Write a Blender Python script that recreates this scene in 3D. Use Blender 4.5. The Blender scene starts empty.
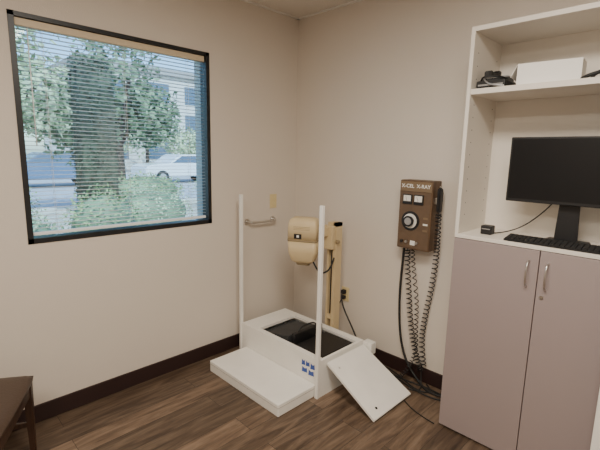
import bpy, bmesh, math, random
from mathutils import Vector, Matrix
random.seed(7)
S=bpy.context.scene
COL=S.collection

# ---------------------------------------------------------------- materials
def nodes(name):
    m=bpy.data.materials.new(name);m.use_nodes=True
    nt=m.node_tree;b=nt.nodes["Principled BSDF"]
    return m,nt,b
def mat(name,col,rough=.5,metal=0,noise=0.0,scale=20,bump=0.0,bscale=200,emit=None,spec=None,coat=0):
    m,nt,b=nodes(name)
    b.inputs["Base Color"].default_value=(*col,1);b.inputs["Roughness"].default_value=rough
    b.inputs["Metallic"].default_value=metal
    if spec is not None:b.inputs["Specular IOR Level"].default_value=spec
    if coat:b.inputs["Coat Weight"].default_value=coat
    tc=nt.nodes.new("ShaderNodeTexCoord")
    if noise:
        n=nt.nodes.new("ShaderNodeTexNoise");n.inputs["Scale"].default_value=scale;n.inputs["Detail"].default_value=4
        nt.links.new(tc.outputs["Object"],n.inputs["Vector"])
        r=nt.nodes.new("ShaderNodeValToRGB")
        r.color_ramp.elements[0].color=(*[c*(1-noise) for c in col],1);r.color_ramp.elements[1].color=(*[min(1,c*(1+noise)) for c in col],1)
        r.color_ramp.elements[0].position=.3;r.color_ramp.elements[1].position=.7
        nt.links.new(n.outputs["Fac"],r.inputs["Fac"]);nt.links.new(r.outputs["Color"],b.inputs["Base Color"])
    if bump:
        n=nt.nodes.new("ShaderNodeTexNoise");n.inputs["Scale"].default_value=bscale;n.inputs["Detail"].default_value=3
        nt.links.new(tc.outputs["Object"],n.inputs["Vector"])
        bp=nt.nodes.new("ShaderNodeBump");bp.inputs["Strength"].default_value=bump;bp.inputs["Distance"].default_value=.004
        nt.links.new(n.outputs["Fac"],bp.inputs["Height"]);nt.links.new(bp.outputs["Normal"],b.inputs["Normal"])
    if emit:
        b.inputs["Emission Color"].default_value=(*emit[:3],1);b.inputs["Emission Strength"].default_value=emit[3]
    return m
def wood_floor():
    m,nt,b=nodes("floor_wood_planks");L=nt.links
    tc=nt.nodes.new("ShaderNodeTexCoord");mp=nt.nodes.new("ShaderNodeMapping")
    mp.inputs["Rotation"].default_value=(0,0,math.radians(90));L.new(tc.outputs["Object"],mp.inputs["Vector"])
    br=nt.nodes.new("ShaderNodeTexBrick");br.inputs["Scale"].default_value=1
    br.inputs["Brick Width"].default_value=1.2;br.inputs["Row Height"].default_value=.15;br.inputs["Mortar Size"].default_value=.0012
    br.inputs["Color1"].default_value=(0,0,0,1);br.inputs["Color2"].default_value=(1,1,1,1);br.inputs["Mortar"].default_value=(0,0,0,1)
    br.offset=.37
    L.new(mp.outputs[0],br.inputs["Vector"])
    mp2=nt.nodes.new("ShaderNodeMapping");mp2.inputs["Scale"].default_value=(1.6,14,1);L.new(mp.outputs[0],mp2.inputs["Vector"])
    ad=nt.nodes.new("ShaderNodeVectorMath");ad.operation='MULTIPLY_ADD'
    L.new(br.outputs["Color"],ad.inputs[0]);ad.inputs[1].default_value=(7,3,9);L.new(mp2.outputs[0],ad.inputs[2])
    n=nt.nodes.new("ShaderNodeTexNoise");n.inputs["Scale"].default_value=1.7;n.inputs["Detail"].default_value=8;n.inputs["Roughness"].default_value=.65;n.inputs["Distortion"].default_value=.8
    L.new(ad.outputs[0],n.inputs["Vector"])
    r=nt.nodes.new("ShaderNodeValToRGB");e=r.color_ramp.elements
    e[0].position=.30;e[0].color=(.050,.031,.021,1);e[1].position=.72;e[1].color=(.235,.165,.112,1)
    x=e.new(.48);x.color=(.122,.080,.052,1)
    L.new(n.outputs["Fac"],r.inputs["Fac"])
    mx=nt.nodes.new("ShaderNodeMix");mx.data_type='RGBA';mx.blend_type='MULTIPLY';mx.inputs["Factor"].default_value=1
    mr=nt.nodes.new("ShaderNodeMapRange");mr.inputs["To Min"].default_value=.62;mr.inputs["To Max"].default_value=1.42
    L.new(br.outputs["Color"],mr.inputs["Value"]);L.new(r.outputs["Color"],mx.inputs["A"]);L.new(mr.outputs[0],mx.inputs["B"])
    mx2=nt.nodes.new("ShaderNodeMix");mx2.data_type='RGBA';mx2.inputs["B"].default_value=(.02,.014,.010,1)
    L.new(br.outputs["Fac"],mx2.inputs["Factor"]);L.new(mx.outputs["Result"],mx2.inputs["A"])
    L.new(mx2.outputs["Result"],b.inputs["Base Color"]);b.inputs["Roughness"].default_value=.42
    return m
def woodgrain(name,c1,c2,rough=.4,axis='z'):
    m,nt,b=nodes(name);L=nt.links
    tc=nt.nodes.new("ShaderNodeTexCoord");mp=nt.nodes.new("ShaderNodeMapping")
    mp.inputs["Scale"].default_value=(40,40,3) if axis=='z' else (3,40,40)
    n=nt.nodes.new("ShaderNodeTexNoise");n.inputs["Detail"].default_value=5;n.inputs["Scale"].default_value=1.5
    r=nt.nodes.new("ShaderNodeValToRGB");r.color_ramp.elements[0].color=(*c1,1);r.color_ramp.elements[1].color=(*c2,1)
    r.color_ramp.elements[0].position=.35;r.color_ramp.elements[1].position=.65
    L.new(tc.outputs["Object"],mp.inputs[0]);L.new(mp.outputs[0],n.inputs["Vector"]);L.new(n.outputs["Fac"],r.inputs["Fac"]);L.new(r.outputs["Color"],b.inputs["Base Color"])
    b.inputs["Roughness"].default_value=rough
    return m
WALL=mat("wall_paint",(.67,.605,.53),.75,bump=.25,bscale=160)
CEIL=mat("ceiling_tile_mat",(.74,.69,.62),.9,noise=.05,scale=120,bump=.4,bscale=150)
GRID=mat("ceiling_grid_mat",(.78,.76,.72),.5)
FLOOR=wood_floor()
BASE=mat("baseboard_mat",(.026,.012,.011),.45)
BLACKF=mat("window_frame_black",(.010,.011,.013),.4)
BLIND=mat("blind_slat_mat",(.88,.90,.90),.45)
CREAM=mat("blind_headrail_mat",(.64,.53,.37),.5)
WHITE=mat("white_painted_wood",(.86,.84,.79),.4,noise=.03,scale=8)
WHITEL=mat("white_laminate",(.76,.71,.64),.45)
MAUVE=mat("mauve_laminate",(.32,.26,.253),.5)
DARKG=mat("dark_gap",(.02,.02,.02),.8)
METAL=mat("brushed_nickel",(.62,.60,.57),.3,1)
BLACK=mat("black_plastic",(.010,.010,.011),.45)
SCREEN=mat("monitor_screen",(.006,.006,.007),.35,spec=.3)
RUBBER=mat("black_rubber",(.012,.012,.012),.6)
MATG=mat("dark_mat",(.035,.037,.039),.55,noise=.3,scale=30)
BEIGE=mat("beige_enamel",(.62,.49,.29),.4,noise=.03,scale=12)
BEIGED=mat("beige_enamel_dark",(.30,.23,.13),.5)
BROWN=woodgrain("control_panel_bronze",(.080,.045,.023),(.135,.078,.040),.5)
GOLD=mat("control_header_bronze",(.20,.135,.075),.5)
DIAL=mat("dial_white",(.80,.78,.72),.4)
IVORY=mat("ivory_plastic",(.70,.58,.32),.4)
BLUE=mat("sticker_blue",(.03,.08,.35),.5)
CHAIRW=woodgrain("chair_dark_wood",(.026,.012,.007),(.060,.028,.016))
CHAIRS=mat("chair_vinyl",(.060,.036,.024),.45,bump=.3,bscale=90)
PAPER=mat("white_box_card",(.85,.83,.80),.6)
CARD=mat("cardboard",(.42,.28,.15),.7)
SILV=mat("silver_plastic",(.45,.45,.46),.3,.6)

# ---------------------------------------------------------------- helpers
def empty(name,loc=(0,0,0)):
    e=bpy.data.objects.new(name,None);e.location=loc;e.empty_display_size=.1;COL.objects.link(e);return e
def link(name,me,mt,parent=None,mtx=None,smooth=False):
    ob=bpy.data.objects.new(name,me);COL.objects.link(ob)
    if mt:me.materials.append(mt)
    if mtx is not None:ob.matrix_world=mtx
    if parent:
        ob.parent=parent;ob.matrix_parent_inverse=Matrix.Translation(-Vector(parent.location))
    if smooth:
        for p in me.polygons:p.use_smooth=True
    return ob
def box(name,lo,hi,mt,parent=None,bev=0,seg=2,mtx=None):
    bm=bmesh.new();bmesh.ops.create_cube(bm,size=1)
    c=[(a+b)/2 for a,b in zip(lo,hi)];s=[abs(b-a) for a,b in zip(lo,hi)]
    for v in bm.verts:v.co=Vector([v.co[i]*s[i]+c[i] for i in range(3)])
    if bev:bmesh.ops.bevel(bm,geom=bm.edges[:],offset=bev,segments=seg,affect='EDGES',profile=.5)
    me=bpy.data.meshes.new(name);bm.to_mesh(me);bm.free()
    return link(name,me,mt,parent,mtx)
def cyl(name,a,b,r,mt,parent=None,n=20,r2=None,mtx=None,bev=0):
    a=Vector(a);b=Vector(b);d=b-a
    bm=bmesh.new();bmesh.ops.create_cone(bm,cap_ends=True,segments=n,radius1=r,radius2=r if r2 is None else r2,depth=d.length)
    q=d.to_track_quat('Z','Y').to_matrix().to_4x4();q.translation=(a+b)/2
    bm.transform(q)
    me=bpy.data.meshes.new(name);bm.to_mesh(me);bm.free()
    for p in me.polygons:p.use_smooth=len(p.vertices)==4
    return link(name,me,mt,parent,mtx)
def prism(name,poly,axis,lo,hi,mt,parent=None,bev=0,mtx=None,seg=2,smooth=False):
    bm=bmesh.new();vs=[]
    for p in poly:
        c=[p[0],p[1]];c.insert(axis,lo);vs.append(bm.verts.new(c))
    f=bm.faces.new(vs);r=bmesh.ops.extrude_face_region(bm,geom=[f])
    d=[0,0,0];d[axis]=hi-lo
    bmesh.ops.translate(bm,verts=[g for g in r["geom"] if isinstance(g,bmesh.types.BMVert)],vec=d)
    bmesh.ops.recalc_face_normals(bm,faces=bm.faces)
    if bev:bmesh.ops.bevel(bm,geom=bm.edges[:],offset=bev,segments=seg,affect='EDGES')
    me=bpy.data.meshes.new(name);bm.to_mesh(me);bm.free()
    return link(name,me,mt,parent,mtx,smooth)
def hexa(name,bot,top,mt,parent=None,bev=0,seg=3,mtx=None):
    bm=bmesh.new();v=[bm.verts.new(c) for c in bot+top]
    for f in [(3,2,1,0),(4,5,6,7),(0,1,5,4),(1,2,6,5),(2,3,7,6),(3,0,4,7)]:bm.faces.new([v[i] for i in f])
    bmesh.ops.recalc_face_normals(bm,faces=bm.faces)
    if bev:bmesh.ops.bevel(bm,geom=bm.edges[:],offset=bev,segments=seg,affect='EDGES')
    me=bpy.data.meshes.new(name);bm.to_mesh(me);bm.free()
    return link(name,me,mt,parent,mtx)
def tube(name,pts,r,mt,parent=None,spline='NURBS'):
    cu=bpy.data.curves.new(name,'CURVE');cu.dimensions='3D';cu.bevel_depth=r;cu.bevel_resolution=3;cu.use_fill_caps=True
    sp=cu.splines.new(spline);sp.points.add(len(pts)-1)
    for q,p in zip(sp.points,pts):q.co=(*p,1)
    if spline=='NURBS':sp.order_u=min(4,len(pts));sp.use_endpoint_u=True;cu.resolution_u=8
    cu.materials.append(mt)
    ob=bpy.data.objects.new(name,cu);COL.objects.link(ob)
    if parent:ob.parent=parent;ob.matrix_parent_inverse=Matrix.Translation(-Vector(parent.location))
    return ob
def interp(pts,n):
    P=[Vector(p) for p in pts];out=[]
    for i in range(n):
        t=i/(n-1)*(len(P)-1);k=min(int(t),len(P)-2);f=t-k
        p0=P[max(k-1,0)];p1=P[k];p2=P[k+1];p3=P[min(k+2,len(P)-1)]
        out.append(.5*((2*p1)+(p2-p0)*f+(2*p0-5*p1+4*p2-p3)*f*f+(3*p1-p0-3*p2+p3)*f**3))
    return out
def coil(name,pts,R_,turns,r,mt,parent):
    n=turns*14;path=interp(pts,n);out=[]
    for i,p in enumerate(path):
        t=(path[min(i+1,n-1)]-path[max(i-1,0)]).normalized()
        u=t.cross(Vector((0,1,0.01))).normalized();w=t.cross(u)
        a=2*math.pi*i/14;out.append(p+u*R_*math.cos(a)+w*R_*math.sin(a))
    return tube(name,out,r,mt,parent,'POLY')

# ---------------------------------------------------------------- camera
f_,pi_,ya,ro,cx,cy=409.3768,0.1690,-0.7845,0.0205,2.5678,-2.5079
Fv=Vector((math.sin(ya)*math.cos(pi_),math.cos(ya)*math.cos(pi_),-math.sin(pi_)))
R0=Vector((math.cos(ya),-math.sin(ya),0));U0=R0.cross(Fv)
Rv=math.cos(ro)*R0+math.sin(ro)*U0;Uv=-math.sin(ro)*R0+math.cos(ro)*U0
cam=bpy.data.cameras.new("camera");cam.sensor_width=36;cam.lens=f_/600*36;cam.clip_start=.05;cam.clip_end=500
co=bpy.data.objects.new("camera",cam);COL.objects.link(co)
M=Matrix((Rv,Uv,-Fv)).transposed().to_4x4();M.translation=Vector((cx,cy,1.55));co.matrix_world=M
S.camera=co

# ---------------------------------------------------------------- room
H=2.65;X1=4.2;Y1=-4.4
WY0,WY1,WZ0,WZ1=-2.015,-.859,1.043,2.2315
box("floor",(-.2,Y1-.2,-.1),(X1+.2,.2,0),FLOOR)
box("ceiling",(-.2,Y1-.2,H),(X1+.2,.2,H+.1),CEIL)
box("wall_back",(-.2,0,0),(X1+.2,.2,H),WALL)
box("wall_right",(X1,Y1,0),(X1+.2,0,H),WALL)
box("wall_front",(-.2,Y1-.2,0),(X1+.2,Y1,H),WALL)
def multi(name,boxes,mt,parent=None,bev=0):
    bm=bmesh.new()
    for lo,hi in boxes:
        r=bmesh.ops.create_cube(bm,size=1)
        for v in r["verts"]:v.co=Vector([v.co[i]*(hi[i]-lo[i])+(hi[i]+lo[i])/2 for i in range(3)])
    if bev:bmesh.ops.bevel(bm,geom=bm.edges[:],offset=bev,segments=2,affect='EDGES')
    me=bpy.data.meshes.new(name);bm.to_mesh(me);bm.free();return link(name,me,mt,parent)
multi("wall_left",[((-.2,Y1,0),(0,WY0,H)),((-.2,WY1,0),(0,0,H)),((-.2,WY0,0),(0,WY1,WZ0)),((-.2,WY0,WZ1),(0,WY1,H))],WALL)
box("baseboard_left",(0,Y1,0),(.012,0,.105),BASE,bev=.003)
box("baseboard_back",(.012,-.012,0),(1.615,0,.105),BASE,bev=.003)
gb=[]
for gx in (.62,1.23,1.84,2.45,3.06,3.67):gb.append(((gx-.012,Y1,H-.006),(gx+.012,0,H-.0005)))
for gy in (-.61,-1.22,-1.83,-2.44,-3.05,-3.66):gb.append(((0,gy-.012,H-.0065),(X1,gy+.012,H-.0006)))
gb+=[((0,-.02,H-.01),(X1,0,H-.0004)),((0,Y1,H-.01),(.02,0,H-.0004))]
multi("trim_1",gb,GRID)

# ---------------------------------------------------------------- window
win=empty("window_1",(0,(WY0+WY1)/2,(WZ0+WZ1)/2))
fw=.027
multi("frame",[((-.075,WY0,WZ0),(.004,WY0+fw,WZ1)),((-.075,WY1-fw,WZ0),(.004,WY1,WZ1)),((-.075,WY0,WZ0),(.004,WY1,WZ0+fw)),((-.075,WY0,WZ1-.022),(.004,WY1,WZ1))],BLACKF,win)
gm,nt,b=nodes("window_glass");nt.nodes.remove(b)
tr=nt.nodes.new("ShaderNodeBsdfTransparent");gl=nt.nodes.new("ShaderNodeBsdfGlossy");mxs=nt.nodes.new("ShaderNodeMixShader")
tr.inputs[0].default_value=(.74,.91,1,1);gl.inputs["Roughness"].default_value=.02;mxs.inputs[0].default_value=.05
nt.links.new(tr.outputs[0],mxs.inputs[1]);nt.links.new(gl.outputs[0],mxs.inputs[2]);nt.links.new(mxs.outputs[0],nt.nodes["Material Output"].inputs[0])
box("glass",(-.068,WY0+fw,WZ0+fw),(-.064,WY1-fw,WZ1-.02),gm,win)
bl=empty("window_blinds",(-.03,(WY0+WY1)/2,(WZ0+WZ1)/2))
box("headrail",(-.056,WY0+fw+.003,WZ1-.062),(-.012,WY1-fw-.003,WZ1-.024),CREAM,bl,bev=.003)
bm=bmesh.new();z=WZ1-.075;tilt=math.radians(3);ya0=WY0+fw+.006;ya1=WY1-fw-.006
while z>WZ0+fw+.045:
    prof=[]
    for k in range(4):
        s=(k/3-.5);x=s*.023;zz=.0016*(1-(2*s)**2)
        prof.append((x*math.cos(tilt)-zz*math.sin(tilt),x*math.sin(tilt)+zz*math.cos(tilt)))
    row=[[bm.verts.new((-.034+px,yy,z+pz)) for px,pz in prof] for yy in (ya0,ya1)]
    for k in range(3):bm.faces.new((row[0][k],row[0][k+1],row[1][k+1],row[1][k]))
    z-=.0225
me=bpy.data.meshes.new("slats");bm.to_mesh(me);bm.free()
sl=link("slats",me,BLIND,bl,smooth=True);so=sl.modifiers.new("t","SOLIDIFY");so.thickness=.0008
box("bottom_rail",(-.046,ya0,WZ0+fw+.012),(-.022,ya1,WZ0+fw+.030),BLIND,bl,bev=.003)
for i,yy in enumerate((ya0+.12,(ya0+ya1)/2,ya1-.12)):
    for k,xx in enumerate((-.048,-.021)):cyl("ladder_cord_%d_%d"%(i,k),(xx,yy,WZ0+fw+.02),(xx,yy,WZ1-.06),.0009,BLIND,bl,8)
cyl("tilt_wand",(-.012,ya0+.05,WZ1-.07),(-.010,ya0+.05,WZ1-.66),.003,BLIND,bl,8)

# ---------------------------------------------------------------- outdoors
ASPH=mat("asphalt",(.44,.45,.48),.9,noise=.12,scale=3)
GRAV=mat("gravel_ground",(.54,.50,.44),.9,noise=.3,scale=6)
BLDG=mat("building_stucco",(.68,.64,.61),.85,noise=.05,scale=2)
BGLS=mat("building_glass",(.08,.13,.20),.15)
LEAF1=mat("leaf_bush",(.30,.40,.17),.6,noise=.5,scale=3)
LEAF2=mat("leaf_tree",(.17,.24,.13),.6,noise=.5,scale=2)
LEAF3=mat("leaf_light",(.46,.54,.32),.6,noise=.35,scale=3)
LEAF4=mat("leaf_evergreen",(.065,.078,.045),.7,noise=.5,scale=4)
BARK=mat("bark",(.09,.06,.045),.9,noise=.3,scale=10)
box("ground",(-80,-60,-.2),(-.25,90,.0),GRAV)
box("road",(-26,-60,0),(-9.0,90,.03),ASPH)
box("curb",(-9.0,-60,0),(-8.8,90,.14),mat("concrete",(.6,.58,.55),.9),bev=.02)
def leaves(name,blobs,n,size,mt,parent=None,cube=False):
    bm=bmesh.new()
    for (c,r) in blobs:
        for i in range(n):
            d=Vector((random.gauss(0,1),random.gauss(0,1),random.gauss(0,1))).normalized()
            k=random.uniform(.55,1.06);wob=1+.12*math.sin(5*d.x+3*d.y)*math.cos(4*d.z)
            if cube:
                k=random.uniform(.86,1.05)/max(abs(d.x),abs(d.y),abs(d.z));wob=1
            p=Vector((c[0]+d.x*r[0]*k*wob,c[1]+d.y*r[1]*k*wob,c[2]+d.z*r[2]*k*wob))
            if p.z<.02:continue
            a=Vector((random.gauss(0,1),random.gauss(0,1),random.gauss(0,1))).normalized();b2=a.cross(d).normalized()*size*.5*random.uniform(.6,1.2);a=a*size*random.uniform(.6,1.2)
            bm.faces.new([bm.verts.new(p-a*.5),bm.verts.new(p+b2*.5),bm.verts.new(p+a*.5),bm.verts.new(p-b2*.5)])
    me=bpy.data.meshes.new(name);bm.to_mesh(me);bm.free();return link(name,me,mt,parent)
def bush(c,r,mt=LEAF1,n=2600,size=.06):
    e=empty("shrub",(c[0],c[1],0))
    bm=bmesh.new();bmesh.ops.create_icosphere(bm,subdivisions=3,radius=1)
    for v in bm.verts:
        v.co=Vector((c[0]+v.co.x*r[0]*.82,c[1]+v.co.y*r[1]*.82,max(.0,c[2]+v.co.z*r[2]*.82)))
    me=bpy.data.meshes.new("mass");bm.to_mesh(me);bm.free();link("mass",me,LEAF2,e,smooth=True)
    leaves("foliage",[(c,r)],n,size,mt,e)
bush((-2.35,-.80,.66),(.42,.42,.48),LEAF1)
bush((-2.2,-1.65,.50),(.42,.42,.48),LEAF3)
bush((-4.4,.75,.5),(.55,.75,.46),LEAF3)
bush((-5.2,-1.6,.6),(.6,.8,.55))
bush((-7.2,1.9,.6),(.6,1.0,.45),LEAF1,size=.08)
bush((-7.6,4.6,.6),(.6,1.1,.45),LEAF3,size=.08)
def tree(x,y,h,blobs,mt,n=1500,size=.2):
    e=empty("tree",(x,y,0))
    cyl("trunk",(x,y,0),(x,y,h*.7),.16,BARK,e,12,r2=.08)
    for i in range(4):
        a=i*1.6;tube("branch_%d"%i,[(x,y,h*.4),(x+.4*math.cos(a),y+.4*math.sin(a),h*.6),(x+.8*math.cos(a),y+1.0*math.sin(a),h*.8)],.05,BARK,e)
    leaves("foliage",[((x+b[0],y+b[1],b[2]),b[3]) for b in blobs],n,size,mt,e)
tree(-7.8,-.9,4,[(0,0,3.3,(1.2,1.3,1.3)),(.2,.7,2.6,(1,.8,.8)),(0,-1.0,2.5,(1,1,1.0))],LEAF3,n=1000)
tree(-8.2,1.7,4,[(0,0,3.3,(1.2,1.1,1.4)),(0,.8,2.5,(1,.8,.8)),(0,-.9,2.3,(1,1,1.0))],LEAF2,n=1500)
tree(-29.5,3,7,[(0,0,4.4,(2.4,3,2.2)),(0,3.2,4.0,(2,2.4,2)),(0,-3.4,3.6,(2,2.6,2.4))],LEAF3,n=1000,size=.4)
tree(-29.5,27,5,[(0,0,2.6,(2.0,2.6,1.5)),(0,3.2,2.4,(2,2.4,1.4)),(0,-3.4,2.2,(2,2.6,1.4))],LEAF2,n=1000,size=.4)
tree(-29.0,12,6,[(0,0,3.6,(2,2.4,2.2)),(0,-2.4,3.2,(1.8,2,2)),(0,3.6,2.2,(1.6,2.0,1.4))],LEAF3,n=1000,size=.4)
ev=empty("columnar_evergreen_tree",(-3.3,-.52,0))
cyl("trunk",(-3.3,-.52,0),(-3.3,-.52,1.1),.06,BARK,ev,12)
bm=bmesh.new();bmesh.ops.create_cube(bm,size=1)
bmesh.ops.subdivide_edges(bm,edges=bm.edges[:],cuts=7,use_grid_fill=True)
for v in bm.verts:
    q=v.co.copy();w_=.92+.05*math.sin(23*q.x+17*q.z)*math.cos(19*q.y+11*q.z)
    v.co=Vector((-3.3+q.x*.36*w_,-.52+q.y*.46*w_,1.75+q.z*1.75*w_))
me=bpy.data.meshes.new("mass");bm.to_mesh(me);bm.free();link("mass",me,LEAF4,ev,smooth=True)
leaves("foliage",[((-3.3,-.52,1.75),(.19,.25,.92))],5200,.05,LEAF4,ev,cube=True)
bd=empty("office_building",(-36,22,0))
box("body",(-46,9,0),(-34,44,8.4),BLDG,bd);box("roof_parapet",(-46.3,8.7,8.4),(-33.7,44.3,9.0),mat("parapet",(.36,.33,.32),.8),bd)
for k in range(8):
    for j in range(3):box("glazing_%d_%d"%(k,j),(-34.05,10.2+k*4,.9+j*2.6),(-33.95,12.6+k*4,2.5+j*2.6),BGLS,bd)
CARW=mat("car_paint_white",(.75,.76,.78),.25,coat=.5);CARB=mat("car_paint_blue",(.10,.16,.26),.25,coat=.5);TIRE=mat("tire",(.02,.02,.02),.8)
def car(x,y,mt):
    e=empty("parked_car",(x,y,0));z=.03
    P=[(-2.2,.35),(-2.2,.80),(-2.0,.92),(-1.0,1.0),(-.4,1.42),(1.1,1.45),(1.75,1.05),(2.15,.98),(2.25,.6),(2.2,.35)]
    prism("body",[(y+a,z+b_) for a,b_ in P],0,x-.88,x+.88,mt,e,bev=.05)
    for sx in (-.89,.875):
        prism("side_glass_%d"%(sx>0),[(y-.85,z+1.02),(y-.35,z+1.36),(y+1.05,z+1.38),(y+1.5,z+1.04)],0,x+sx,x+sx+.015,BGLS,e)
    for i,(a,s_) in enumerate(((-1.4,-1),(-1.4,1),(1.4,-1),(1.4,1))):
        cyl("wheel_%d"%i,(x+s_*.72,y+a,z+.33),(x+s_*.91,y+a,z+.33),.33,TIRE,e,24);cyl("hub_%d"%i,(x+s_*.90,y+a,z+.33),(x+s_*.925,y+a,z+.33),.19,SILV,e,16)
car(-17,8.2,CARW);car(-17,2.2,CARB);car(-17,13.6,CARW)

# ---------------------------------------------------------------- tall cabinet
XC,YC,ZT,ZCN,XR=1.6185,-.367,2.198,1.149,2.46
cab=empty("tall_storage_cabinet",(2.04,-.18,0))
XM=2.039;t=.019
multi("lower_carcass",[((XC,YC+.021,.0),(XC+t,-.002,ZCN-.02)),((XR-t,YC+.021,.0),(XR,-.002,ZCN-.02)),((XC+t,-.012,.0),(XR-t,-.002,ZCN-.02)),((XC+t,YC+.05,.09),(XR-t,-.012,.11)),((XC+t,YC+.06,0),(XR-t,YC+.075,.09))],WHITEL,cab)
box("counter",(XC,YC,ZCN-.02),(XR,-.002,ZCN),WHITEL,cab,bev=.0015)
box("door_left",(XC,YC,.012),(XM-.002,YC+.019,ZCN-.023),MAUVE,cab,bev=.0015)
box("door_right",(XM+.002,YC,.012),(XR,YC+.019,ZCN-.023),MAUVE,cab,bev=.0015)
def handle(x,z0,z1):
    tube("pull_%d"%(x*100),[(x,YC,z1),(x,YC-.012,z1),(x,YC-.03,z1-.012),(x,YC-.032,(z0+z1)/2),(x,YC-.03,z0+.012),(x,YC-.012,z0),(x,YC,z0)],.0045,METAL,cab)
handle(1.995,.945,1.072);handle(2.078,.945,1.072)
cyl("lock",(2.066,YC-.006,.905),(2.066,YC+.002,.905),.009,METAL,cab)
multi("upper_carcass",[((XC,YC,ZCN),(XC+t,-.002,ZT)),((XR-t,YC,ZCN),(XR,-.002,ZT)),((XC+t,YC,ZT-.022),(XR-t,-.002,ZT)),((XC+t,-.010,ZCN),(XR-t,-.002,ZT-.022))],WHITEL,cab)
ZS=1.872
box("shelf",(XC+t,YC+.004,ZS),(XR-t,-.011,ZS+.027),WHITEL,cab,bev=.001)
for z in [1.25+.064*i for i in range(14)]:
    for yy in (-.06,-.31):
        if abs(z-ZS)<.04:continue
        cyl("pin_hole",(XC+t-.001,yy,z),(XC+t+.0006,yy,z),.003,DARKG,cab,8)

# ---------------------------------------------------------------- monitor
mon=empty("computer_monitor",(2.11,-.2,ZCN))
mx0,mx1,mz0,mz1,my=1.815,2.365,1.338,1.662,-.235
box("bezel",(mx0,my,mz0),(mx1,my+.022,mz1),BLACK,mon,bev=.004)
box("screen",(mx0+.010,my-.0012,mz0+.016),(mx1-.010,my+.004,mz1-.010),SCREEN,mon)
box("rear_housing",(mx0+.12,my+.02,mz0+.05),(mx1-.12,my+.05,mz1-.06),BLACK,mon,bev=.01)
prism("stand_neck",[(2.045,ZCN+.012),(2.145,ZCN+.012),(2.135,1.42),(2.055,1.42)],1,my+.045,my+.06,BLACK,mon,bev=.003)
prism("stand_base",[(2.00,my-.035),(2.21,my-.035),(2.19,my+.11),(2.01,my+.11)],2,ZCN,ZCN+.012,BLACK,mon,bev=.004)
kb=empty("keyboard",(2.06,-.33,ZCN))
prism("case",[(-.358,ZCN+.001),(-.262,ZCN+.001),(-.262,ZCN+.024),(-.358,ZCN+.010)],0,1.865,2.31,BLACK,kb,bev=.002)
kbx=[]
for r in range(5):
    for c in range(20):
        x=1.871+c*.0218;y=-.353+r*.0172;z=ZCN+.0105+r*.0024
        kbx.append(((x,y,z),(x+.0178,y+.0135,z+.006)))
multi("keys",kbx,RUBBER,kb)
dv=empty("card_reader",(1.75,-.22,ZCN))
box("body",(1.715,-.27,ZCN),(1.772,-.215,ZCN+.048),BLACK,dv,bev=.005)
box("card_slot",(1.722,-.2708,ZCN+.028),(1.765,-.2695,ZCN+.033),SILV,dv)
tube("monitor_cable",[(1.765,-.225,ZCN+.006),(1.80,-.15,ZCN+.005),(1.86,-.08,ZCN+.03),(1.93,-.05,ZCN+.10),(2.0,-.08,ZCN+.18),(2.06,-.16,ZCN+.26)],.003,RUBBER,None)
tube("power_cable",[(2.24,-.24,ZCN+.006),(2.26,-.16,ZCN+.006),(2.20,-.08,ZCN+.06),(2.24,-.05,ZCN+.14),(2.18,-.12,ZCN+.26)],.003,RUBBER,None)

# ---------------------------------------------------------------- shelf contents
zt=ZS+.027
cm=empty("network_router",(1.70,-.25,zt))
box("body",(1.650,-.335,zt+.004),(1.790,-.13,zt+.040),BLACK,cm,bev=.005,seg=3)
for i in range(4):box("foot_%d"%i,(1.66+.105*(i%2),-.325+.17*(i//2),zt),(1.675+.105*(i%2),-.31+.17*(i//2),zt+.006),RUBBER,cm)
box("front_strip",(1.660,-.3362,zt+.014),(1.780,-.334,zt+.022),SILV,cm)
tube("cable_a",[(1.66,-.30,zt+.044),(1.68,-.345,zt+.062),(1.72,-.35,zt+.045),(1.765,-.33,zt+.060),(1.775,-.26,zt+.046)],.0045,RUBBER,cm)
tube("cable_b",[(1.68,-.20,zt+.044),(1.66,-.30,zt+.075),(1.70,-.35,zt+.02),(1.75,-.355,zt+.01),(1.79,-.345,zt+.006)],.004,SILV,cm)
ph=empty("desk_telephone",(1.72,-.22,zt+.04))
prism("base",[(-.30,zt+.041),(-.14,zt+.041),(-.14,zt+.082),(-.30,zt+.055)],0,1.665,1.765,BLACK,ph,bev=.004)
prism("handset",[(-.30,zt+.062),(-.15,zt+.086),(-.15,zt+.110),(-.18,zt+.110),(-.20,zt+.098),(-.25,zt+.090),(-.27,zt+.098),(-.30,zt+.092)],0,1.672,1.703,RUBBER,ph,bev=.004)
multi("keys",[((1.715+.015*i,-.26+.03*j,zt+.060+.0052*j),(1.726+.015*i,-.245+.03*j,zt+.069+.0052*j)) for i in range(3) for j in range(3)],SILV,ph)
bx=empty("shipping_box",(1.945,-.215,zt))
B0,B1,Bh=1.825,2.085,.098
multi("walls",[((B0,-.31,zt),(B1,-.307,zt+Bh)),((B0,-.12,zt),(B1,-.117,zt+Bh)),((B0,-.307,zt),(B0+.003,-.12,zt+Bh)),((B1-.003,-.307,zt),(B1,-.12,zt+Bh)),((B0+.003,-.307,zt),(B1-.003,-.12,zt+.004))],PAPER,bx)
hexa("flap_top",[(B0,-.309,zt+Bh-.001),(B1,-.309,zt+Bh-.001),(B1,-.12,zt+Bh-.001),(B0,-.12,zt+Bh-.001)],[(B0,-.309,zt+Bh+.003),(B1,-.309,zt+Bh+.003),(B1,-.12,zt+Bh+.016),(B0,-.12,zt+Bh+.006)],PAPER,bx)
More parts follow.
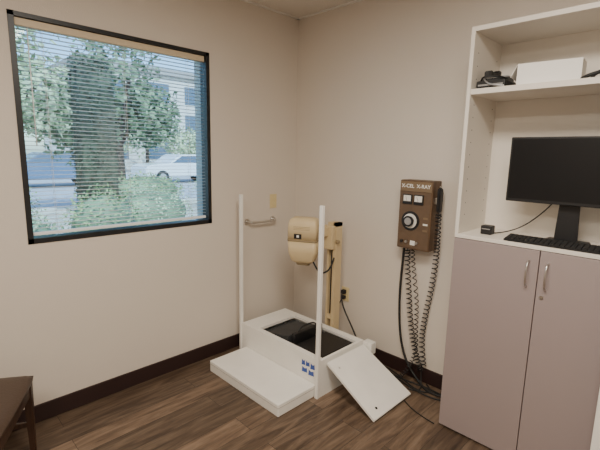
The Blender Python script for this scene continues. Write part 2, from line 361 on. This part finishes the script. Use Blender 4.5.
hexa("flap_side",[(B0-.002,-.31,zt+Bh),(B0,-.31,zt+Bh),(B0,-.13,zt+Bh),(B0-.002,-.13,zt+Bh)],[(B0-.026,-.322,zt+.042),(B0-.024,-.322,zt+.041),(B0-.024,-.13,zt+.041),(B0-.026,-.13,zt+.042)],PAPER,bx)
bx.rotation_euler=(0,0,math.radians(7))
tube("cable_bundle",[(2.10,-.30,zt+.008),(2.13,-.32,zt+.02),(2.18,-.30,zt+.035),(2.22,-.26,zt+.03),(2.17,-.22,zt+.012),(2.12,-.25,zt+.01),(2.15,-.31,zt+.03),(2.22,-.31,zt+.045),(2.28,-.27,zt+.01)],.008,RUBBER,None)

# ---------------------------------------------------------------- x-ray control box on the wall
cb=empty("xray_control_box",(1.23,0,1.18))
bx0,bx1,bz0,bz1,by=1.112,1.345,.950,1.405,-.115
box("housing",(bx0,by,bz0),(bx1,0,bz1),BROWN,cb,bev=.006)
box("face_plate",(bx0+.008,by-.003,bz0+.01),(bx1-.008,by,bz1-.075),mat("control_face",(.125,.078,.045),.5,noise=.1,scale=30),cb,bev=.001)
box("header_plate",(bx0+.006,by-.004,bz1-.072),(bx1-.006,by,bz1-.008),GOLD,cb,bev=.001)
tx=bpy.data.curves.new("title_text",'FONT');tx.body="X-CEL  X-RAY";tx.size=.033;tx.extrude=.0006;tx.align_x='CENTER';tx.align_y='CENTER';tx.offset=.0006
tx.materials.append(DIAL);to=bpy.data.objects.new("title_text",tx);COL.objects.link(to)
to.location=((bx0+bx1)/2,by-.0048,bz1-.038);to.rotation_euler=(math.pi/2,0,0);to.parent=cb;to.matrix_parent_inverse=Matrix.Translation(-Vector(cb.location))
for i,x in enumerate((bx0+.035,bx0+.115)):
    box("meter_bezel_%d"%i,(x-.004,by-.012,bz1-.155),(x+.062,by-.002,bz1-.092),BLACK,cb,bev=.002)
    box("meter_face_%d"%i,(x+.003,by-.0135,bz1-.136),(x+.055,by-.011,bz1-.098),DIAL,cb)
    cyl("needle_%d"%i,(x+.029,by-.0142,bz1-.135),(x+.018,by-.0142,bz1-.104),.0008,BLACK,cb,6)
xc=bx0+.092;zc=bz0+.19
cyl("dial_ring",(xc,by-.006,zc),(xc,by-.002,zc),.064,BLACK,cb,32)
cyl("dial_scale",(xc,by-.010,zc),(xc,by-.005,zc),.048,DIAL,cb,32)
cyl("dial_knob",(xc,by-.034,zc),(xc,by-.009,zc),.036,BLACK,cb,24,r2=.030)
cyl("dial_cap",(xc,by-.037,zc),(xc,by-.033,zc),.024,SILV,cb,20)
for i in range(3):
    box("label_%d"%i,(bx1-.050,by-.0045,bz0+.13+i*.04),(bx1-.018,by-.003,bz0+.142+i*.04),DIAL if i==1 else GOLD,cb)
for i,x in enumerate((.04,.075,.15)):
    cyl("switch_%d"%i,(bx0+x,by-.018,bz0+.05),(bx0+x,by-.002,bz0+.05),.009,METAL if i else BLACK,cb,14)
box("label_bottom",(bx0+.10,by-.0045,bz0+.03),(bx0+.135,by-.003,bz0+.06),DIAL,cb)
box("handset_hook",(bx1,-.085,1.26),(bx1+.016,-.05,1.30),METAL,cb,bev=.002)
hs=empty("xray_exposure_handset",(1.36,-.07,1.3))
prism("grip",[(-.09,1.21),(-.05,1.21),(-.045,1.33),(-.055,1.365),(-.085,1.365),(-.095,1.33)],0,1.362,1.385,BLACK,hs,bev=.006)
cyl("button",(1.373,-.07,1.364),(1.373,-.07,1.375),.008,METAL,hs)
tube("control_power_cord",[(1.135,-.055,.952),(1.132,-.055,.86),(1.110,-.035,.7),(1.105,-.022,.5),(1.12,-.02,.32),(1.155,-.022,.18),(1.22,-.03,.07),(1.33,-.06,.012),(1.41,-.12,.009),(1.5,-.10,.009),(1.59,-.08,.009)],.0085,RUBBER,None)
cl=empty("coiled_cord",(1.2,-.04,.9))
coil("coil_a",[(1.165,-.06,.93),(1.168,-.05,.80),(1.185,-.04,.62),(1.205,-.035,.45),(1.235,-.035,.30),(1.28,-.04,.18),(1.32,-.05,.10)],.0165,31,.0036,BLACK,cl)
tube("lead_a",[(1.165,-.06,.96),(1.165,-.06,.93)],.004,RUBBER,cl,'POLY')
coil("coil_b",[(1.373,-.07,1.20),(1.374,-.065,1.05),(1.368,-.05,.9),(1.345,-.035,.7),(1.315,-.03,.5),(1.305,-.035,.32),(1.335,-.045,.14)],.0165,37,.0036,BLACK,cl)
coil("coil_c",[(1.20,-.06,.94),(1.215,-.05,.80),(1.25,-.045,.58),(1.262,-.05,.40),(1.275,-.06,.25),(1.25,-.08,.12),(1.20,-.10,.03)],.012,30,.003,BLACK,cl)
tube("lead_b",[(1.325,-.05,.10),(1.33,-.06,.03),(1.37,-.10,.006),(1.36,-.16,.005),(1.30,-.17,.005)],.004,RUBBER,cl)
fc=empty("floor_cables",(1.2,-.1,0))
tube("cable_1",[(.93,-.05,.006),(1.05,-.06,.006),(1.15,-.10,.006),(1.30,-.08,.006),(1.42,-.06,.006),(1.58,-.09,.006)],.006,RUBBER,fc)
tube("cable_2",[(1.02,-.12,.005),(1.20,-.20,.005),(1.34,-.30,.005),(1.45,-.37,.005),(1.60,-.385,.005)],.0035,RUBBER,fc)
tube("cable_3",[(1.0,-.03,.008),(1.15,-.05,.008),(1.28,-.13,.006),(1.40,-.15,.006),(1.44,-.08,.006),(1.36,-.03,.006)],.005,RUBBER,fc)
tube("cable_4",[(1.10,-.09,.012),(1.25,-.14,.012),(1.42,-.18,.008),(1.55,-.14,.008),(1.60,-.05,.008)],.005,RUBBER,fc)

# ---------------------------------------------------------------- outlets, bar
def plate(parentname,c,axis,mt):
    e=empty(parentname,c);x,y,z=c
    if axis==0:
        box("plate",(0,y-.036,z-.058),(.006,y+.036,z+.058),mt,e,bev=.002)
        for dz in (-.022,.022):box("socket",(.005,y-.014,z+dz-.013),(.009,y+.014,z+dz+.013),mt,e,bev=.003)
    else:
        box("plate",(x-.036,-.006,z-.058),(x+.036,0,z+.058),mt,e,bev=.002)
        for dz in (-.022,.022):box("socket",(x-.014,-.009,z+dz-.013),(x+.014,-.005,z+dz+.013),mt,e,bev=.003)
    return e
plate("wall_outlet",(0,-.261,1.168),0,IVORY)
o2=plate("wall_outlet",(.600,0,.455),1,IVORY)
box("plug_top",(.583,-.045,.462),(.617,-.009,.495),RUBBER,o2,bev=.006);box("plug_bottom",(.585,-.04,.418),(.615,-.009,.446),RUBBER,o2,bev=.006)
gbm=empty("grab_bar",(0,-.4,1.01))
tube("rail",[(.002,-.535,1.02),(.03,-.535,1.02),(.05,-.525,1.017),(.052,-.50,1.015),(.052,-.40,1.013),(.052,-.30,1.013),(.05,-.275,1.015),(.03,-.265,1.018),(.002,-.265,1.018)],.009,METAL,gbm)
for yy in (-.535,-.265):cyl("flange",(0,yy,1.019),(.008,yy,1.019),.024,METAL,gbm,24)

# ---------------------------------------------------------------- x-ray positioning platform
pf=empty("xray_positioning_platform",(.55,-.5,0))
px0,px1,py0,py1,pz=.13,.955,-.685,-.225,.255
multi("body",[((px0,py0,0),(px1,py0+.02,pz)),((px0,py1-.02,0),(px1,py1,pz)),((px0,py0+.02,0),(px0+.02,py1-.02,pz)),((px1-.02,py0+.02,0),(px1,py1-.02,pz)),
 ((px0+.02,py0+.02,pz-.02),(px0+.17,py1-.02,pz)),((px0+.17,py0+.02,pz-.02),(px1-.02,py0+.045,pz)),((px0+.17,py1-.055,pz-.02),(px1-.02,py1-.02,pz))],WHITE,pf)
box("well_floor",(px0+.17,py0+.045,pz-.06),(px1-.02,py1-.055,pz-.035),MATG,pf)
hexa("foot_wedge_left",[(.33,-.62,pz-.034),(.58,-.62,pz-.034),(.58,-.30,pz-.034),(.33,-.30,pz-.034)],[(.34,-.61,pz-.028),(.58,-.61,pz+.02),(.58,-.31,pz+.02),(.34,-.31,pz-.028)],MATG,pf,bev=.002)
box("cassette_holder",(.60,-.60,pz-.034),(.635,-.31,pz+.045),BLACK,pf,bev=.004)
box("foot_plate_right",(.66,-.62,pz-.034),(.91,-.30,pz-.012),BLACK,pf,bev=.003)
tube("holder_handle",[(.617,-.55,pz+.04),(.617,-.54,pz+.075),(.617,-.45,pz+.08),(.617,-.37,pz+.075),(.617,-.36,pz+.04)],.006,BLACK,pf)
box("side_bracket",(px1,py1-.01,pz-.09),(px1+.075,py1+.05,pz-.005),WHITE,pf,bev=.004)
box("bracket_leg",(px1+.02,py1+.0,0),(px1+.05,py1+.04,pz-.09),WHITE,pf,bev=.003)
box("step",(.190,-1.015,0),(.925,-.687,.082),WHITE,pf,bev=.006)
multi("step_seam",[((.1885,-1.0165,.058),(.9265,-.69,.0605))],mat("seam_gray",(.45,.42,.38),.6),pf)
box("pole_left",(px0-.024,py0-.006,0),(px0-.001,py0+.018,1.255),WHITE,pf,bev=.003)
box("pole_right",(px1-.022,py0-.024,0),(px1+.004,py0-.001,1.255),WHITE,pf,bev=.003)
box("sticker",(.785,py0-.0008,.115),(.925,py0+.001,.22),DIAL,pf)
for i,(a,b_,c,d) in enumerate([(.792,.825,.172,.212),(.830,.866,.176,.212),(.872,.912,.170,.210),(.795,.845,.125,.162),(.855,.905,.122,.160)]):
    prism("sticker_print_%d"%i,[(a,c),(b_,c+.006),(b_-.004,d),((a+b_)/2,d-.008),(a+.003,d)],1,py0-.0014,py0,BLUE,pf)
rp=empty("ramp_panel",(1.15,-.43,0))
tk=.022
n=Vector((.205,0,.385)).normalized()*tk
a=[(.960,-.63,.215),(.960,-.245,.215),(1.345,-.225,.0),(1.345,-.635,.0)]
hexa("board",[a[0],a[3],a[2],a[1]],[tuple(Vector(q)+n) for q in (a[0],a[3],a[2],a[1])],WHITE,rp,bev=.003)
cyl("knob_hole",Vector((1.30,-.56,.025))+n*.9,Vector((1.30,-.56,.025))+n*1.03,.009,DARKG,rp,16)
cyl("screw",Vector((1.02,-.58,.1815))+n*.9,Vector((1.02,-.58,.1815))+n*1.05,.006,METAL,rp,16)

# ---------------------------------------------------------------- x-ray unit
xr=empty("xray_tube_stand",(.65,-.15,0))
o=-.035
multi("column",[((.600+o,-.205,0),(.620+o,-.135,1.03)),((.655+o,-.205,0),(.688+o,-.135,1.06)),((.620+o,-.150,0),(.655+o,-.135,1.03)),((.600+o,-.205,1.03),(.688+o,-.135,1.06)),((.53,-.215,0),(.72,-.03,.03)),((.620+o,-.205,.30),(.655+o,-.15,.34))],BEIGE,xr,bev=.003)
box("carriage",(.590+o,-.245,.86),(.680+o,-.207,1.04),BEIGE,xr,bev=.006)
box("arm",(.570,-.36,.96),(.610,-.245,1.03),BEIGE,xr,bev=.006)
cyl("lock_knob",(.654,-.20,.92),(.675,-.20,.92),.014,BEIGED,xr)
cyl("drive_cable",(.602,-.19,.34),(.602,-.19,1.03),.004,DARKG,xr)
hd=Matrix.Translation((.540,-.43,0))@Matrix.Rotation(math.radians(28),4,'Z')
def hp(name,secs,mt,segs=5):
    bm=bmesh.new();rings=[]
    for (z,wx,wy,r,oy) in secs:
        ring=[]
        for qx,qy,a0 in ((1,1,0),(-1,1,90),(-1,-1,180),(1,-1,270)):
            for k in range(segs+1):
                an=math.radians(a0+90*k/segs);ring.append(bm.verts.new((qx*(wx-r)+r*math.cos(an),qy*(wy-r)+r*math.sin(an)+oy,z)))
        rings.append(ring)
    for A,B in zip(rings,rings[1:]):
        for i in range(len(A)):bm.faces.new((A[i],A[(i+1)%len(A)],B[(i+1)%len(A)],B[i]))
    bm.faces.new(rings[0][::-1]);bm.faces.new(rings[-1])
    bmesh.ops.recalc_face_normals(bm,faces=bm.faces);bm.transform(hd)
    me=bpy.data.meshes.new(name);bm.to_mesh(me);bm.free()
    return link(name,me,mt,xr,smooth=True)
hp("head_upper",[(.955,.108,.072,.02,0),(1.04,.108,.072,.02,0),(1.07,.106,.070,.02,0),(1.09,.100,.062,.02,0),(1.105,.090,.050,.02,0),(1.112,.075,.035,.02,0)],BEIGE)
hp("head_band",[(.945,.109,.075,.02,0),(.955,.109,.075,.02,0)],BEIGED)
hp("head_lower",[(.785,.066,.046,.02,0),(.80,.084,.056,.02,0),(.86,.102,.069,.02,0),(.945,.107,.072,.02,0)],BEIGE)
hp("collimator",[(.765,.045,.032,.012,0),(.787,.055,.038,.012,0)],BEIGED)
def hb(name,lo,hi,mt,bev=0):return box(name,lo,hi,mt,xr,bev,mtx=hd)
hb("nameplate",(-.055,-.0745,.965),(.000,-.071,1.000),BLACK);hb("nameplate_print",(-.035,-.0755,.975),(-.018,-.0742,.992),DIAL)
for i in range(3):hb("vent_%d"%i,(-.06,-.0732,1.03+i*.010),(.06,-.0715,1.032+i*.010),BEIGED)
tube("head_cable",[(.60,-.40,.80),(.63,-.38,.72),(.65,-.34,.69),(.665,-.27,.72),(.65,-.22,.80)],.006,RUBBER,xr)
tube("stand_power_cord",[(.600,-.04,.48),(.615,-.08,.44),(.66,-.09,.36),(.72,-.07,.25),(.78,-.06,.14),(.83,-.06,.05),(.93,-.06,.010)],.006,RUBBER,None)
tube("outlet_cord",[(.600,-.04,.43),(.595,-.08,.38),(.555,-.09,.30),(.56,-.08,.15),(.62,-.02,.12)],.004,RUBBER,None)

# ---------------------------------------------------------------- chair (bottom left)
th=math.atan2(-.436,.9)
CM=Matrix.Translation((.29,-2.10,0))@Matrix.Rotation(th,4,'Z')
ch=empty("side_chair",(0,0,0))
def cbx(name,lo,hi,mt,bev=0,seg=2):return box(name,lo,hi,mt,ch,bev,seg,mtx=CM)
# crowned, rounded cushion
bm=bmesh.new();N=16;cxx,cyy,wx,wy=.235,-.225,.243,.233;top=[];bot=[]
def sq(u,v,e=6):
    return 1-max(0,1-(abs(u)**e+abs(v)**e))**.5
for j in range(N+1):
    rt=[];rb=[]
    for i in range(N+1):
        u=-1+2*i/N;v=-1+2*j/N
        k=1-.035*(u*u*v*v)   # soften corners
        z1=.462-.012*(u*u+v*v)*.5-.020*(max(abs(u),abs(v))**10)
        rt.append(bm.verts.new((cxx+u*wx*k,cyy+v*wy*k,z1)));rb.append(bm.verts.new((cxx+u*wx*k*.985,cyy+v*wy*k*.985,.408)))
    top.append(rt);bot.append(rb)
for j in range(N):
    for i in range(N):
        bm.faces.new((top[j][i],top[j][i+1],top[j+1][i+1],top[j+1][i]));bm.faces.new((bot[j][i],bot[j+1][i],bot[j+1][i+1],bot[j][i+1]))
for i in range(N):
    bm.faces.new((top[0][i+1],top[0][i],bot[0][i],bot[0][i+1]));bm.faces.new((top[N][i],top[N][i+1],bot[N][i+1],bot[N][i]))
    bm.faces.new((top[i][0],top[i+1][0],bot[i+1][0],bot[i][0]));bm.faces.new((top[i+1][N],top[i][N],bot[i][N],bot[i+1][N]))
bmesh.ops.recalc_face_normals(bm,faces=bm.faces)
me=bpy.data.meshes.new("seat_cushion");bm.to_mesh(me);bm.free();link("seat_cushion",me,CHAIRS,ch,CM,True)
for nm,lo,hi in (("apron_front",(.03,-.035,.34),(.44,-.012,.408)),("apron_back",(.03,-.475,.34),(.44,-.452,.408)),("apron_left",(.012,-.46,.34),(.034,-.02,.408)),("apron_right",(.436,-.46,.34),(.458,-.02,.408))):
    cbx(nm,lo,hi,CHAIRW,.003)
def leg(name,x,y):
    a,b_=.019,.012
    hexa(name,[(x-b_,y-b_,0),(x+b_,y-b_,0),(x+b_,y+b_,0),(x-b_,y+b_,0)],[(x-a,y-a,.408),(x+a,y-a,.408),(x+a,y+a,.408),(x-a,y+a,.408)],CHAIRW,ch,.003,2,CM)
leg("front_leg_0",.022,-.025);leg("front_leg_1",.448,-.025)
for i,x in enumerate((.022,.448)):
    prism("back_leg_%d"%i,[(-.50,0),(-.465,0),(-.435,.42),(-.49,.85),(-.515,.85),(-.465,.42)],0,x-.015,x+.015,CHAIRW,ch,bev=.003,mtx=CM)
    cbx("stretcher_%d"%i,(x-.008,-.48,.17),(x+.008,-.03,.195),CHAIRW,.002)
cbx("back_rest",(.037,-.505,.58),(.433,-.475,.84),CHAIRS,.008,3)

# ---------------------------------------------------------------- open white door leaf at the right edge
dr=empty("door_1",(2.7,-.5,0))
box("leaf",(2.350,-.50,.012),(3.13,-.462,2.05),WHITE,dr,bev=.003)
cyl("knob_stem",(2.41,-.545,.98),(2.41,-.50,.98),.012,METAL,dr);cyl("knob",(2.41,-.57,.98),(2.41,-.54,.98),.027,METAL,dr,24,r2=.024)
cyl("bottom_hinge_pin",(3.125,-.455,.2),(3.125,-.455,.3),.007,METAL,dr);box("door_sweep",(2.355,-.498,0),(3.12,-.464,.014),RUBBER,dr)

# ---------------------------------------------------------------- lighting
def troffer(x,y,power,col):
    e=empty("ceiling_light_panel",(x,y,H))
    multi("housing",[((x-.61,y-.305,H-.02),(x+.61,y-.285,H-.0002)),((x-.61,y+.285,H-.02),(x+.61,y+.305,H-.0002)),((x-.61,y-.285,H-.02),(x-.59,y+.285,H-.0002)),((x+.59,y-.285,H-.02),(x+.61,y+.285,H-.0002))],GRID,e)
    l=bpy.data.lights.new("lamp",'AREA');l.shape='RECTANGLE';l.size=1.16;l.size_y=.55;l.energy=power;l.color=col
    o=bpy.data.objects.new("lamp",l);COL.objects.link(o);o.location=(x,y,H-.022);o.parent=e;o.matrix_parent_inverse=Matrix.Translation(-Vector(e.location))
troffer(2.1,-1.75,59,(1,.905,.78))
troffer(2.4,-3.3,52,(1,.905,.78))
w=bpy.data.worlds.new("sky");S.world=w;w.use_nodes=True;nt=w.node_tree
sk=nt.nodes.new("ShaderNodeTexSky");sk.sky_type='NISHITA';sk.sun_elevation=math.radians(50);sk.sun_rotation=math.radians(90);sk.sun_disc=False
nt.links.new(sk.outputs[0],nt.nodes["Background"].inputs[0]);nt.nodes["Background"].inputs[1].default_value=.48
sun=bpy.data.lights.new("sun",'SUN');sun.energy=7;sun.angle=.01;sun.color=(1,.97,.92)
so_=bpy.data.objects.new("sun",sun);COL.objects.link(so_);so_.rotation_euler=(math.radians(20),math.radians(42),0)
so_.location=(5,0,10)
